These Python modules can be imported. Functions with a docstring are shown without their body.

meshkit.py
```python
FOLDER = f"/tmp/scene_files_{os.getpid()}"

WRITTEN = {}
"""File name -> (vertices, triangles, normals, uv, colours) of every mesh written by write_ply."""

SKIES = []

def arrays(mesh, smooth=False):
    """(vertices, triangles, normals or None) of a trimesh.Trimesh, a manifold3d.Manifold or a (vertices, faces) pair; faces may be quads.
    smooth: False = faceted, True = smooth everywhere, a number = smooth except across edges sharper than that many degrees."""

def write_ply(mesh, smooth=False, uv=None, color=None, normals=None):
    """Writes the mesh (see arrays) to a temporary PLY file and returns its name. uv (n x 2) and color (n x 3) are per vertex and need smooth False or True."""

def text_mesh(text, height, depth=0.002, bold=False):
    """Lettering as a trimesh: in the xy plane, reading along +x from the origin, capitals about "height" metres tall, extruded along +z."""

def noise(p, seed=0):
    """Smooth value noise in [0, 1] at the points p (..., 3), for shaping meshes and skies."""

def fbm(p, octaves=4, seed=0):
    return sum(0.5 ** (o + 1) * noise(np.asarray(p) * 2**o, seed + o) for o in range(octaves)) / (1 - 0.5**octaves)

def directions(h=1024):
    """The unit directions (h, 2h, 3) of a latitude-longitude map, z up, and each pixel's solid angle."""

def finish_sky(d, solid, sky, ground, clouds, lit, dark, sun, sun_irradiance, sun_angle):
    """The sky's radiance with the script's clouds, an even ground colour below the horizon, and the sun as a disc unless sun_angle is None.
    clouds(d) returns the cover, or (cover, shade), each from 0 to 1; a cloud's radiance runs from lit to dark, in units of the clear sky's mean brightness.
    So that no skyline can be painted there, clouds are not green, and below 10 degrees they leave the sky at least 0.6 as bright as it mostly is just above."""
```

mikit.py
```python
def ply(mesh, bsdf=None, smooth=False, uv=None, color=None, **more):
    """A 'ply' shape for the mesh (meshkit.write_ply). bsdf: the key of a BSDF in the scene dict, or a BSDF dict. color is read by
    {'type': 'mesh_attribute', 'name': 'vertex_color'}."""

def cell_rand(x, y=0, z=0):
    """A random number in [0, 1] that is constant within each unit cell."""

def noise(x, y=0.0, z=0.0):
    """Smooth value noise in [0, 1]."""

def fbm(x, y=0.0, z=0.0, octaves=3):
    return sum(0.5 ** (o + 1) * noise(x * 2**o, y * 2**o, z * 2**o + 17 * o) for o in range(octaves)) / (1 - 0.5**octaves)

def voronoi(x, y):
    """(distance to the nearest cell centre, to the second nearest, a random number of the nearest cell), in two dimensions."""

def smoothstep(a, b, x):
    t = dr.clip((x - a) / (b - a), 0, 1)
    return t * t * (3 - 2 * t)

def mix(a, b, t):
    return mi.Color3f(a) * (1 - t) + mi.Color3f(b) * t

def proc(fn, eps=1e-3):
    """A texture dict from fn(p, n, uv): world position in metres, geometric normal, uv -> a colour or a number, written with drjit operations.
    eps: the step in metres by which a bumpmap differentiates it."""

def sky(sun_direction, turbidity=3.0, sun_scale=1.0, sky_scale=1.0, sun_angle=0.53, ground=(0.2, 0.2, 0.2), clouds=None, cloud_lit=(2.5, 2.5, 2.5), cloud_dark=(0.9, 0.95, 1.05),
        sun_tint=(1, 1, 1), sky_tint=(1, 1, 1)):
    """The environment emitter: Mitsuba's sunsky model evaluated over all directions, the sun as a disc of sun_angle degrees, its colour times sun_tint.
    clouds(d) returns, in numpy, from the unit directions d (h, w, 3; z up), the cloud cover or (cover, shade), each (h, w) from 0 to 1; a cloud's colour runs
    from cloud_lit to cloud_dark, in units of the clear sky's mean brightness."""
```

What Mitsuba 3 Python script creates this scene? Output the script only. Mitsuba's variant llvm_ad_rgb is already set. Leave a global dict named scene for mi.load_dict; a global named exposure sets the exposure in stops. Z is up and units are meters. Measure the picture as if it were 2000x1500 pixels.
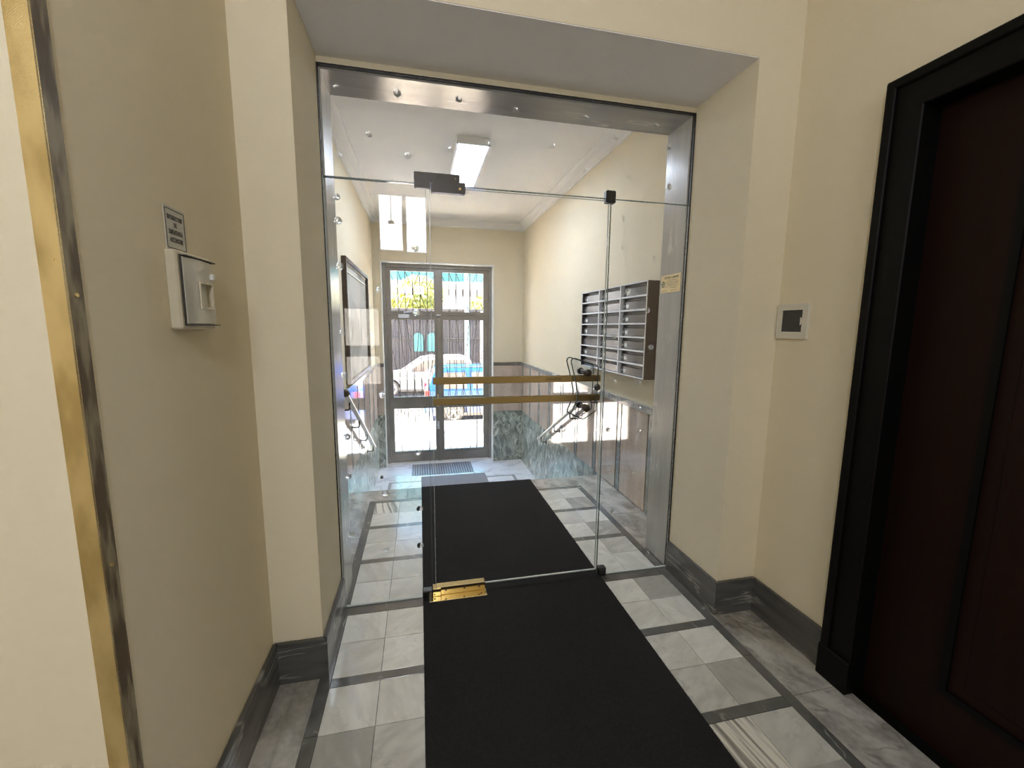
import math, random
import numpy as np, trimesh, drjit as dr, mitsuba as mi, mikit, meshkit
import manifold3d as m3
from shapely.geometry import Polygon, Point, box as sbox
from mikit import noise, fbm, cell_rand, smoothstep, mix, proc
T = mi.ScalarTransform4f
rng = random.Random(7)
scene, labels = {}, {}

# ------------------------------------------------------------------ camera, sky, light, exposure
exposure = 1.5
YAW, PITCH, ROLL = [math.radians(a) for a in (12.493, -7.779, 0.526)]
CAM = np.array([0, 0, 1.45])
fwd = np.array([math.sin(YAW) * math.cos(PITCH), math.cos(YAW) * math.cos(PITCH), math.sin(PITCH)])
rt0 = np.array([math.cos(YAW), -math.sin(YAW), 0.0])
up0 = np.cross(rt0, fwd)
up = up0 * math.cos(ROLL) - rt0 * math.sin(ROLL)
scene['camera'] = {'type': 'perspective', 'fov_axis': 'x', 'fov': math.degrees(2 * math.atan(1000 / 811.766)),
                   'near_clip': 0.02, 'far_clip': 500.0,
                   'to_world': T().look_at(origin=CAM.tolist(), target=(CAM + fwd).tolist(), up=up.tolist())}
SUN = (-0.60, -0.06, 0.79)


def clouds(d):
    c = meshkit.fbm(np.stack([d[..., 0] / (d[..., 2] + .25), d[..., 1] / (d[..., 2] + .25), d[..., 2] * 0], -1) * 1.7, 5, 3)
    return np.clip((c - .52) * 4, 0, 1) * .7


scene['sky'] = mikit.sky(SUN, turbidity=3.0, sun_scale=45.0, sky_scale=17.0, clouds=clouds, ground=(.3, .3, .3))
WINDOW_L = [1.7, 1.55, 1.35]       # lower panes of the unseen rear window, glowing in place of daylight
FANLIGHT_L = [5.0, 5.3, 5.6]   # its upper panes, glowing sheets set to light the hall
GLOBE_L = [58.0, 60.0, 64.0]     # globe of an unseen lamp, placed to light the near walls
LAMP_L = [13.8, 15.6, 18.6]          # diffuser of the vestibule's ceiling lamp


# ------------------------------------------------------------------ mesh helpers
def cat(ms): return trimesh.util.concatenate(ms)


def bx(x0, x1, y0, y1, z0, z1, c=0.0):
    """A box, its edges chamfered by c."""
    lo, hi = np.array([x0, y0, z0], float), np.array([x1, y1, z1], float)
    lo, hi = np.minimum(lo, hi), np.maximum(lo, hi)
    c = min(c, *(0.45 * (hi - lo)))
    if c <= 0:
        m = trimesh.creation.box(extents=hi - lo)
        m.apply_translation((lo + hi) / 2)
        return m
    pts = []
    for k in range(3):
        for s in np.ndindex(2, 2, 2):
            p = np.where(np.array(s) == 1, hi, lo).astype(float)
            for j in range(3):
                if j != k:
                    p[j] += c if s[j] == 0 else -c
            pts.append(p)
    return trimesh.Trimesh(*_hull(np.array(pts)), process=False)


def _hull(pts):
    m = m3.Manifold.hull_points(pts.astype(float)).to_mesh()
    return m.vert_properties[:, :3], m.tri_verts


def hull(pts): return trimesh.Trimesh(*_hull(np.array(pts, float)), process=False)


def tube(path, r, n=10, closed=False):
    path = np.array(path, float)
    m = len(path)
    rs = np.broadcast_to(r, m)
    t = np.gradient(path, axis=0) if not closed else np.roll(path, -1, 0) - np.roll(path, 1, 0)
    if not closed and m > 2:
        t[1:-1] = [a / np.linalg.norm(a) + b / np.linalg.norm(b) for a, b in zip(path[1:-1] - path[:-2], path[2:] - path[1:-1])]
    t /= np.linalg.norm(t, axis=1, keepdims=True)
    ref = np.array([0, 0, 1.0]) if abs(t[0][2]) < .9 else np.array([1.0, 0, 0])
    u = np.cross(t[0], ref); u /= np.linalg.norm(u)
    V = []
    for i in range(m):
        u = u - t[i] * (u @ t[i]); u /= np.linalg.norm(u)
        w = np.cross(t[i], u)
        for k in range(n):
            a = 2 * math.pi * k / n
            V.append(path[i] + rs[i] * (math.cos(a) * u + math.sin(a) * w))
    F = []
    for i in range(m if closed else m - 1):
        j = (i + 1) % m
        for k in range(n):
            a, b, c, d = i * n + k, i * n + (k + 1) % n, j * n + (k + 1) % n, j * n + k
            F += [[a, b, c], [a, c, d]]
    if not closed:
        V += [path[0], path[-1]]
        for k in range(n):
            F += [[m * n, (k + 1) % n, k], [m * n + 1, (m - 1) * n + k, (m - 1) * n + (k + 1) % n]]
    return trimesh.Trimesh(np.array(V), np.array(F), process=False)


def cyl(a, b, r, n=14): return tube([a, b], r, n)


def ball(c, r, sub=2, s=(1, 1, 1)):
    m = trimesh.creation.icosphere(subdivisions=sub, radius=r)
    m.apply_scale(s); m.apply_translation(c)
    return m


FRAMES = {'-y': [(1, 0, 0), (0, 0, 1), (0, -1, 0)], '+x': [(0, 1, 0), (0, 0, 1), (1, 0, 0)], '-x': [(0, -1, 0), (0, 0, 1), (-1, 0, 0)],
          '+z': [(1, 0, 0), (0, 1, 0), (0, 0, 1)], '+y': [(-1, 0, 0), (0, 0, 1), (0, 1, 0)]}


def place(m, face, o):
    """A mesh drawn in xy and rising along z, laid on a surface that faces that way, its origin at o."""
    M = np.eye(4)
    M[:3, :3] = np.array(FRAMES[face]).T
    M[:3, 3] = o
    m = m.copy(); m.apply_transform(M)
    return m


def extr(poly, h): return trimesh.creation.extrude_polygon(poly, h, engine='earcut')


def rrect(w, h, r): return sbox(r, r, w - r, h - r).buffer(r, quad_segs=5)


def text_on(s, height, face, centre, width=None, depth=.0006, bold=True):
    m = meshkit.text_mesh(s, height, depth, bold)
    b = m.bounds
    m.apply_translation([-(b[0][0] + b[1][0]) / 2, -height / 2, 0])
    if width:
        m.apply_scale([width / (b[1][0] - b[0][0]), 1, 1])
    return place(m, face, centre)


# ------------------------------------------------------------------ scene helpers
def free(key):
    if key not in USED:
        USED[key] = 0
        return key
    while True:
        USED[key] += 1
        k = f'{key}_{USED[key]:03d}'
        if k not in USED:
            USED[k] = 0
            return k


USED = {}


def lab(key, label=None, category=None, group=None, kind=None):
    d = labels.setdefault(key, {})
    for k, v in (('label', label), ('category', category), ('group', group), ('kind', kind)):
        if v: d[k] = v


def add(name, mesh, mat, parent=None, smooth=False, label=None, category=None, group=None, kind=None, **more):
    key = free(f'{parent}__{name}' if parent else name)
    scene[key] = shape(mesh, mat, smooth=smooth, **more)
    if label or category or group or kind:
        lab(key, label, category, group, kind)
    return key


def thing(name, label, category, group=None, kind=None):
    key = free(name)
    lab(key, label, category, group, kind)
    return key


def struct(name, mesh, mat, label=None, smooth=False):
    return add(name, mesh, mat, smooth=smooth, label=label, kind='structure')


# ------------------------------------------------------------------ materials
def C(r, g, b):
    """sRGB 0-255 to linear"""
    return [((v / 255 + .055) / 1.055) ** 2.4 if v > 10 else v / 255 / 12.92 for v in (r, g, b)]


def mat(name, d, two=True):
    scene[name + '_finish'] = {'type': 'twosided', 'b': d} if two else d
    return name


def shape(mesh, m, smooth=False, **k): return mikit.ply(mesh, m + '_finish', smooth=smooth, **k)


def pr(color, rough=.5, metal=0.0, spec=.5, **k):
    c = color if isinstance(color, dict) else {'type': 'rgb', 'value': list(color)}
    return {'type': 'principled', 'base_color': c, 'roughness': rough, 'metallic': metal, 'specular': spec, **k}


def bump(d, fn, scale, eps=1e-3): return {'type': 'bumpmap', 'arbitrary': proc(fn, eps), 'scale': scale, 'b': d}


def paint_fn(base, dark, k=1.0):
    def f(p, n, uv):
        big = fbm(p.x * 1.3 + p.y * .7, p.y * 1.1, p.z * 1.2, 3)
        fine = fbm(p.x * 60, p.y * 60, p.z * 60, 2)
        return mix(base, dark, smoothstep(.4, .75, big) * .5 + (fine - .5) * .25 * k + .1)
    return f


def rough_fn(p, n, uv): return fbm(p.x * 90, p.y * 90, p.z * 90, 3)


mat('cream_paint', bump({'type': 'diffuse', 'reflectance': proc(paint_fn([.74, .67, .515], [.70, .625, .47]))}, rough_fn, .0012))
mat('ceiling_paint', {'type': 'diffuse', 'reflectance': proc(paint_fn([.82, .80, .78], [.79, .77, .745]))})
mat('white_trim', pr([.80, .79, .76], .4))


def veins(x, y, z, w=.06):
    v = dr.abs(fbm(x, y, z, 4) - .5)
    return 1 - smoothstep(0.0, w, v)


def dark_marble_fn(p, n, uv):
    s = fbm(p.x * 5, p.y * 5, p.z * 28, 4)
    v = veins(p.x * 4 + 3, p.y * 4, p.z * 22, .05)
    c = mix([.034, .034, .035], [.11, .11, .108], s)
    return mix(c, [.30, .30, .28], v * smoothstep(.5, .62, fbm(p.x * 7, p.y * 7, p.z * 12 + 9, 2)) * .65)


def lining_fn_v(p, n, uv):
    s = fbm(p.x * 26, p.y * 26, p.z * 2.2, 4)
    v = veins(p.x * 22, p.y * 22, p.z * 2.5 + 4, .05)
    return mix(mix([.29, .29, .275], [.45, .445, .42], s), [.56, .55, .52], v * smoothstep(.56, .7, fbm(p.x * 9, p.y * 9, p.z * 5, 2)) * .7)


def lining_fn_h(p, n, uv):
    s = fbm(p.x * 2.2, p.y * 26, p.z * 26, 4)
    v = veins(p.x * 2.5 + 4, p.y * 22, p.z * 22, .05)
    return mix(mix([.18, .18, .175], [.34, .335, .315], s), [.50, .49, .46], v * smoothstep(.56, .7, fbm(p.x * 5, p.y * 9, p.z * 9, 2)) * .7)


mat('dark_marble', pr(proc(dark_marble_fn), .22))
mat('lining_upright', pr(proc(lining_fn_v), .22, spec=.45))  # same marble as the cross slab, lightened for the light on the uprights
mat('lining_across', pr(proc(lining_fn_h), .2, spec=.3))


def floor_strip_fn(p, n, uv):
    s = fbm(p.x * 14, p.y * 14, p.z * 3, 4)
    v = veins(p.x * 9 + 2, p.y * 6, 0, .03)
    return mix(mix([.052, .054, .052], [.12, .12, .113], s), [.34, .34, .31], v * smoothstep(.55, .7, fbm(p.x * 11, p.y * 11, 5, 2)) * .6)


mat('floor_strip_marble', pr(proc(floor_strip_fn), .16))


def tile_fn(lo, hi, k):
    def f(p, n, uv):
        ix, iy = dr.floor((p.x + .385) / .19667), dr.floor((p.y - 2.09) / .22625)
        r, o = cell_rand(ix, iy, 1), cell_rand(ix, iy, 2) * 40
        turn = cell_rand(ix, iy, 3) > .5
        u = dr.select(turn, p.x + .5 * p.y, p.y - .4 * p.x)
        w = dr.select(turn, p.y - .5 * p.x, p.x + .4 * p.y)
        s = fbm(u * 9 + o, w * 26 + o, o, 4)
        v = veins(u * 6 + o, w * 13, o + 3, .03)
        c = mix(lo, hi, smoothstep(.25, .75, s * .6 + r * .4))
        sp = smoothstep(.60, .72, fbm(u * 34 + o, w * 42, o, 3)) * .5
        return mix(c, [.24, .235, .22], dr.maximum(sp, v * .3) * k * smoothstep(.42, .62, fbm(u * 8 + 7, w * 8 + o, 1, 2)))
    return f


mat('tile_light', pr(proc(tile_fn([.50, .485, .44], [.68, .665, .61], .35)), .15))
mat('tile_mottled', pr(proc(tile_fn([.32, .31, .28], [.50, .485, .44], .6)), .17))


def streak_fn(p, n, uv):
    s = fbm(p.x * 85 + p.y * 12 + fbm(p.x * 8, p.y * 5, 1, 2) * 1.6, p.y * 3, 2, 4)
    return mix([.20, .19, .16], [.66, .64, .57], smoothstep(.3, .62, s))


mat('tile_streaky', pr(proc(streak_fn), .17))


def slab_fn(p, n, uv):
    w = fbm(p.x * 3, p.y * 3, p.z * 3, 3)
    s = fbm(p.x * 13 + p.y * 5 + w * 2, p.y * 7 - p.x * 3 + w * 2, p.z * 5, 5)
    f = fbm(p.x * 60, p.y * 60, p.z * 60, 2)
    v = veins(p.x * 6 + p.y * 3 + w * 2, p.y * 4 - p.x * 2 + w * 2, p.z, .045) * smoothstep(.45, .6, fbm(p.x * 8, p.y * 8, 3, 2))
    c = mix([.21, .20, .18], [.43, .41, .37], smoothstep(.25, .75, s * .8 + f * .2))
    return mix(c, [.12, .112, .10], v * .5)


mat('slab_marble', pr(proc(slab_fn), .17))


def white_marble_fn(p, n, uv):
    w = fbm(p.x * 2, p.y * 2, p.z * 2, 3)
    v = veins(p.x * 4 + p.y * 2 + w * 3, p.y * 5 - p.x + w * 3, p.z, .05)
    return mix(mix([.74, .74, .74], [.84, .84, .84], fbm(p.x * 8, p.y * 8, 3, 3)), [.40, .41, .43], v * .5)


mat('white_marble', pr(proc(white_marble_fn), .22, spec=1.0))
mat('lower_strip', pr([.36, .37, .37], .2))


def pink_fn(p, n, uv):
    s = fbm(p.x * 9 + p.y * 9, p.z * 2.5, dr.floor((p.y - .1) / .5125) * 3, 4)
    f = fbm(p.x * 50, p.y * 50, p.z * 50, 2)
    return mix([.395, .315, .255], [.52, .43, .36], smoothstep(.25, .75, s * .7 + f * .3))


mat('pink_marble', pr(proc(pink_fn), .05, spec=.9))


def green_fn(p, n, uv):
    q = p.x + p.y
    w = fbm(q * 3, p.z * 3, 2, 3)
    a = fbm(q * 22 + p.z * 12 + w * 4, p.z * 9 - q * 5, p.x, 4)
    v = veins(q * 13 + w * 5, p.z * 9 - q * 6 + w * 4, 1, .06)
    c = mix([.085, .11, .095], [.30, .345, .305], smoothstep(.35, .68, a))
    return mix(c, [.74, .76, .70], v * smoothstep(.45, .6, fbm(q * 9, p.z * 9, 4, 2)) * .85)


mat('green_marble', pr(proc(green_fn), .16, spec=1.0))


def grey_strip_fn(p, n, uv):
    a = fbm(p.x * 30 + p.y * 30, p.z * 18, 2, 4)
    v = veins(p.y * 24 + p.x * 24, p.z * 14, 2, .05)
    return mix(mix([.10, .115, .118], [.22, .235, .235], a), [.50, .53, .52], v * .4)


mat('grey_marble', pr(proc(grey_strip_fn), .1, spec=.6))
mat('joint_black', pr([.012, .012, .012], .6))
mat('grout', pr([.16, .155, .14], .8))


def mat_fn(p, n, uv):
    a = fbm(p.x * 160, p.y * 160, p.z * 40, 2)
    b = fbm(p.x * 3, p.y * 2, 1, 3)
    return mix([.009, .009, .0095], [.024, .0235, .024], a * .7 + b * .3)


def pile_fn(p, n, uv): return fbm(p.x * 380, p.y * 380, p.z * 50, 2)


mat('black_carpet', bump(pr(proc(mat_fn), .95, spec=.1), pile_fn, .002, 5e-4))
mat('grey_carpet', pr([.27, .27, .285], .95, spec=.1))


def brass_fn(p, n, uv):
    a = fbm(p.x * 20, p.y * 20, p.z * 7, 4)
    return mix([.56, .41, .17], [.82, .63, .30], smoothstep(.3, .7, a))


def knurl_fn(p, n, uv): return dr.sin(p.x * 1500) * dr.sin(p.z * 1500) * .5 + fbm(p.x * 40, p.y * 40, p.z * 40, 2)


mat('worn_brass', bump(pr(proc(brass_fn), .38, metal=.85), knurl_fn, .00028, 3e-4))
mat('worn_shaded_brass', pr(proc(lambda p, n, uv: mix([.085, .062, .035], [.25, .215, .14], smoothstep(.35, .7, fbm(p.x * 30, p.y * 60, p.z * 9, 4)))), .55, spec=.3))  # brown mottled with old paint, plus the side leaf's shade in the colour
mat('polished_brass', pr([.82, .67, .37], .10, metal=1.0))
mat('brass_bar', pr([.50, .38, .19], .22, metal=.95))
mat('bronze', pr([.035, .026, .018], .35, metal=.2))
mat('black_metal', pr([.012, .012, .012], .35))
mat('dark_text', pr([.02, .018, .015], .6))
mat('bronze_text', pr([.10, .06, .03], .5))


def door_metal_fn(p, n, uv):
    a = fbm(p.x * 9, p.y * 9, p.z * 6, 4)
    return mix([.17, .165, .15], [.23, .22, .205], a)


mat('door_metal', pr(proc(door_metal_fn), .33, metal=.25))
mat('iron_rod', pr([.022, .021, .02], .6))
mat('silver_metal', pr([.60, .62, .68], .3, metal=.6))
mat('clear_sheet', {'type': 'thindielectric', 'int_ior': 1.5}, two=False)
mat('solid_glass', {'type': 'dielectric', 'int_ior': 1.49}, two=False)
mat('glass_edge', pr([.50, .545, .525], .12, spec=.9))
mat('glass_edge_dark', pr([.10, .14, .13], .12, spec=.9))
mat('seal_black', pr([.012, .011, .010], .5))
mat('mailbox_flap', pr([.062, .067, .070], .16, spec=.4))
mat('mailbox_dark', pr([.02, .019, .02], .5))
mat('mailbox_side', pr([.032, .019, .016], .4))
mat('aluminium', pr([.70, .71, .72], .4, metal=.1))
mat('label_white', pr([.66, .66, .63], .5))
mat('chrome', pr([.75, .75, .75], .15, metal=1.0))


def cream_rail_fn(p, n, uv): return mix([.66, .62, .53], [.74, .71, .63], fbm(p.x * 12, p.y * 12, p.z * 12, 2))


mat('rail_cream', pr(proc(cream_rail_fn), .25))
mat('board_frame', pr([.03, .022, .017], .35))


def board_fn(p, n, uv):
    a = fbm(p.y * 3 + fbm(p.y * 2, p.z * 2, 1, 2) * 2, p.z * 2.2, 3, 5)
    return mix([.34, .33, .30], [.53, .515, .47], smoothstep(.3, .7, a))


mat('board_paper', {'type': 'diffuse', 'reflectance': proc(board_fn)})
mat('paper', pr([.46, .445, .40], .7, spec=.2))
mat('sticker_yellow', pr([.74, .60, .30], .4))
mat('plastic_cream', pr([.50, .45, .34], .35))
mat('plastic_clear', {'type': 'blendbsdf', 'weight': .45, 'a': pr([.36, .345, .295], .22, spec=.6), 'b': pr([.44, .42, .36], .12, spec=.7)})
mat('plastic_white', pr([.62, .59, .51], .35))
mat('switch_grey', pr([.035, .040, .040], .2))


def wood_fn(p, n, uv):
    g = fbm(p.y * 40 + fbm(p.y * 6, p.z * 2, 1, 2) * 4, p.z * 2.5, p.x * 10, 4)
    return mix([.005, .0015, .001], [.013, .0036, .0021], g)


mat('mahogany', pr(proc(wood_fn), .5, spec=.15))
mat('ebony_wood', pr([.0022, .002, .0018], .5, spec=.12))
mat('rear_wood', pr([.16, .13, .10], .45))
mat('asphalt', pr(proc(lambda p, n, uv: mix([.16, .16, .165], [.25, .25, .255], fbm(p.x * 30, p.y * 30, 1, 3))), .85))
mat('pavement', pr(proc(lambda p, n, uv: mix([.55, .54, .52], [.68, .67, .65], fbm(p.x * 10, p.y * 10, 1, 3))), .8))
mat('kerb_stone', pr([.45, .45, .44], .7))
mat('car_blue', pr([.002, .032, .19], .3, spec=.4, clearcoat=.4, clearcoat_gloss=.9))
mat('car_white', pr([.78, .79, .80], .22, spec=.6, clearcoat=1.0, clearcoat_gloss=.9))
mat('car_glass', pr([.055, .05, .05], .06, spec=.8))
mat('tyre', pr([.03, .03, .03], .8))
mat('alloy', pr([.60, .61, .63], .3, metal=.7))
mat('car_black', pr([.02, .02, .022], .4))
mat('tail_red', pr([.60, .02, .02], .15))
mat('lamp_clear', pr([.75, .76, .78], .08))
mat('fence_grey', pr([.017, .017, .019], .6))
mat('fence_mesh', pr([.065, .059, .065], .8))
mat('house_white', pr(proc(paint_fn([.80, .79, .77], [.74, .72, .70])), .8))
mat('teal_sheet', pr([.10, .42, .44], .6))
mat('teal_paint', pr([.22, .52, .52], .45))
mat('gate_teal', pr([.02, .10, .11], .5))
mat('scooter_grey', pr([.10, .11, .14], .3))
mat('scooter_red', pr([.50, .06, .05], .3))
mat('bark', pr([.13, .09, .06], .9))
mat('leaf', {'type': 'principledthin', 'base_color': proc(lambda p, n, uv: mix([.30, .33, .09], [.74, .75, .30], fbm(p.x * 4, p.y * 4, p.z * 4, 3))), 'roughness': .5, 'diff_trans': .9, 'spec_trans': 0.0}, two=False)
mat('grate_metal', pr([.36, .37, .40], .35, metal=.5))

# ------------------------------------------------------------------ key measures (metres; the landing's floor is z = 0)
XNL, XNR = -.604, 1.676            # near hall's walls
XSL, XSR = -.417, 1.456            # the opening
YP, YG, YD = 1.693, 2.122, 2.345   # pilaster face, glass sheet, rear edge of the marble lining
ZO, ZS, ZC = 2.582, 2.615, 3.13    # lining top, soffit, ceiling
XWL, XWR = -.70, 1.724             # vestibule's walls
YL, YB, ZL = 3.705, 6.98, -.884    # landing edge, back wall, lower floor
YR, XHL, YN = -3.60, -2.1, .90     # rear wall, hall's left wall, near pier face
YT, ZH = -1.30, 3.90               # where the laid tiles end behind the viewer, the hall's ceiling
ZCAP = .855

# ------------------------------------------------------------------ the setting: near hall
WT = .25
struct('floor', cat([bx(XHL, XNR + .02, YR - .02, YN, -.1, -.006), bx(XNL, XNR + .02, YN, YP, -.1, -.006), bx(XSL - .3, XSR + .3, YP, YL - .012, -.1, -.006)]), 'grout', 'marble tiled floor of the hall and landing with dark border strips')
hall_l = struct('wall_left', bx(XNL - WT, XNL, YN, YP, 0, ZH), 'cream_paint', 'cream painted left wall of the hall behind the brass corner strip')
pier = struct('wall_near_left', bx(XHL, XNL, YN - .004, YN + .2, 0, ZH), 'cream_paint', 'cream painted pier face at the left edge of the picture')
struct('wall_front_left', bx(XNL - WT, XSL, YP, YD, 0, ZH), 'cream_paint', 'cream pilaster wall left of the glass partition')
struct('wall_front_right', bx(XSR, XNR + WT, YP, YD, 0, ZH), 'cream_paint', 'cream pilaster wall right of the glass partition')
struct('wall_front_above', bx(XSL, XSR, YP, YD, ZS, ZH + .1), 'cream_paint', 'cream wall above the opening of the glass partition')
struct('trim_soffit', bx(XSL + .001, XSR - .001, YP + .002, YG - .004, ZS - .004, ZS + .02), 'ceiling_paint', 'pale soffit of the opening above the glass')  # paler and less yellow than the cream walls
struct('trim_lintel', bx(XSL, XSR, YG - .004, YD, ZO, ZS), 'cream_paint', 'narrow cream strip of plaster above the marble lining')
DY0, DY1, DZ = .0, 1.165, 2.20     # dark door on the right
wr = struct('wall_right', cat([bx(XNR, XNR + WT, YR, DY0, 0, ZH), bx(XNR, XNR + WT, DY1, YP, 0, ZH), bx(XNR, XNR + WT, DY0, DY1, DZ, ZH)]), 'cream_paint', 'cream right wall of the hall around the dark wooden door')
struct('ceiling', bx(XHL - .2, XNR + WT, YR - .2, YP, ZH, ZH + .1), 'ceiling_paint', 'white ceiling of the near hall')
struct('wall_hall_left', bx(XHL - .2, XHL, YR - .2, YN, -.05, ZH), 'cream_paint', 'cream side wall of the hall behind the pier')
# rear wall, with an unseen window whose panes glow to light the hall
WX0, WX1, WZ0, WZ1 = -1.42, .30, .05, 3.78
struct('wall_rear', cat([bx(XHL, WX0, YR - .2, YR, -.05, ZH), bx(WX1, XNR, YR - .2, YR, -.05, ZH), bx(WX0, WX1, YR - .2, YR, WZ1, ZH), bx(WX0, WX1, YR - .2, YR, -.05, WZ0)]), 'cream_paint', 'cream rear wall of the hall around the unseen frosted window')
win = thing('window_1', 'unseen tall wooden window behind the viewer, its glowing frosted panes placed to light the hall', None, kind='structure')
cells = [(-.645, -.262, 2.78, 3.70), (-.19, .205, 2.76, 3.70), (-1.316, -.715, 1.10, 1.75), (-1.316, -.715, .40, .90)]
poly = sbox(WX0, WZ0, WX1, WZ1)
for a, b, c, d in cells:
    poly = poly.difference(sbox(a, c, b, d))
add('frame', place(extr(poly, .05), '+y', (0, YR - .07, 0)).apply_transform(np.diag([-1, 1, 1, 1])), 'rear_wood', win)
for a, b, c, d in cells:
    v = np.array([[a, YR - .05, c], [b, YR - .05, c], [b, YR - .05, d], [a, YR - .05, d]])
    add('pane', trimesh.Trimesh(v, [[0, 2, 1], [0, 3, 2]], process=False), 'plastic_white', win, emitter={'type': 'area', 'radiance': {'type': 'rgb', 'value': WINDOW_L if d < 2 else FANLIGHT_L}})
    if d < 2:
        w = b - a
        for t in (.25, .5, .75):
            add('rod', tube([(a + w * t, YR - .03, c), (a + w * t, YR - .03, d)], .005, 6), 'iron_rod', win)
        add('rod', tube([(a, YR - .03, d), (a + w * .5, YR - .03, c), (b, YR - .03, d)], .005, 6), 'iron_rod', win)


# marble baseboards, each run a piece of its own
def skirting(name, pts, label):
    """pts: plan polygon"""
    p = Polygon(pts)
    return struct(name, cat([extr(p, .168).apply_translation([0, 0, -.003]), extr(p.buffer(-.0025), .176)]), 'dark_marble', label)


BT = .02
skirting('baseboard_left', [(XNL, YN + .03), (XNL + BT, YN + .03), (XNL + BT, YP - BT), (XNL, YP)], 'black veined marble baseboard of the left wall beside the pilaster')
skirting('baseboard_pilaster_left', [(XNL, YP), (XNL + BT, YP - BT), (XSL + BT, YP - BT), (XSL, YP)], 'black streaked marble baseboard across the left pilaster')
skirting('baseboard_reveal_left', [(XSL, YP), (XSL + BT, YP - BT), (XSL + BT, YG - .02), (XSL, YG - .02)], 'black marble baseboard of the left reveal before the glass')
skirting('baseboard_reveal_right', [(XSR, YP), (XSR - BT, YP - BT), (XSR - BT, YG - .02), (XSR, YG - .02)], 'black marble baseboard of the right reveal before the glass')
skirting('baseboard_pilaster_right', [(XSR, YP), (XSR - BT, YP - BT), (XNR - BT, YP - BT), (XNR, YP)], 'black marble baseboard across the right pilaster')
skirting('baseboard_right', [(XNR, YP), (XNR - BT, YP - BT), (XNR - BT, 1.285), (XNR, 1.285)], 'black marble baseboard between the right pilaster and the dark door')

# grey marble lining of the opening
LT = .03
lin = thing('trim_lining', 'grey streaked polished marble lining of the opening around the glass', None, kind='structure')
for x0, x1, n in ((XSL, XSL + .012, 0), (XSR - .012, XSR, 1)):
    add('upright_slab', bx(x0 - .02 * (1 - n), x1 + .02 * n, YG + .012, YD + .01, 0, ZO, .003), 'lining_upright', lin)
add('cross_slab', bx(XSL, XSR, YG + .012, YD + .01, ZO - .012, ZO + .02, .003), 'lining_across', lin)

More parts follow.
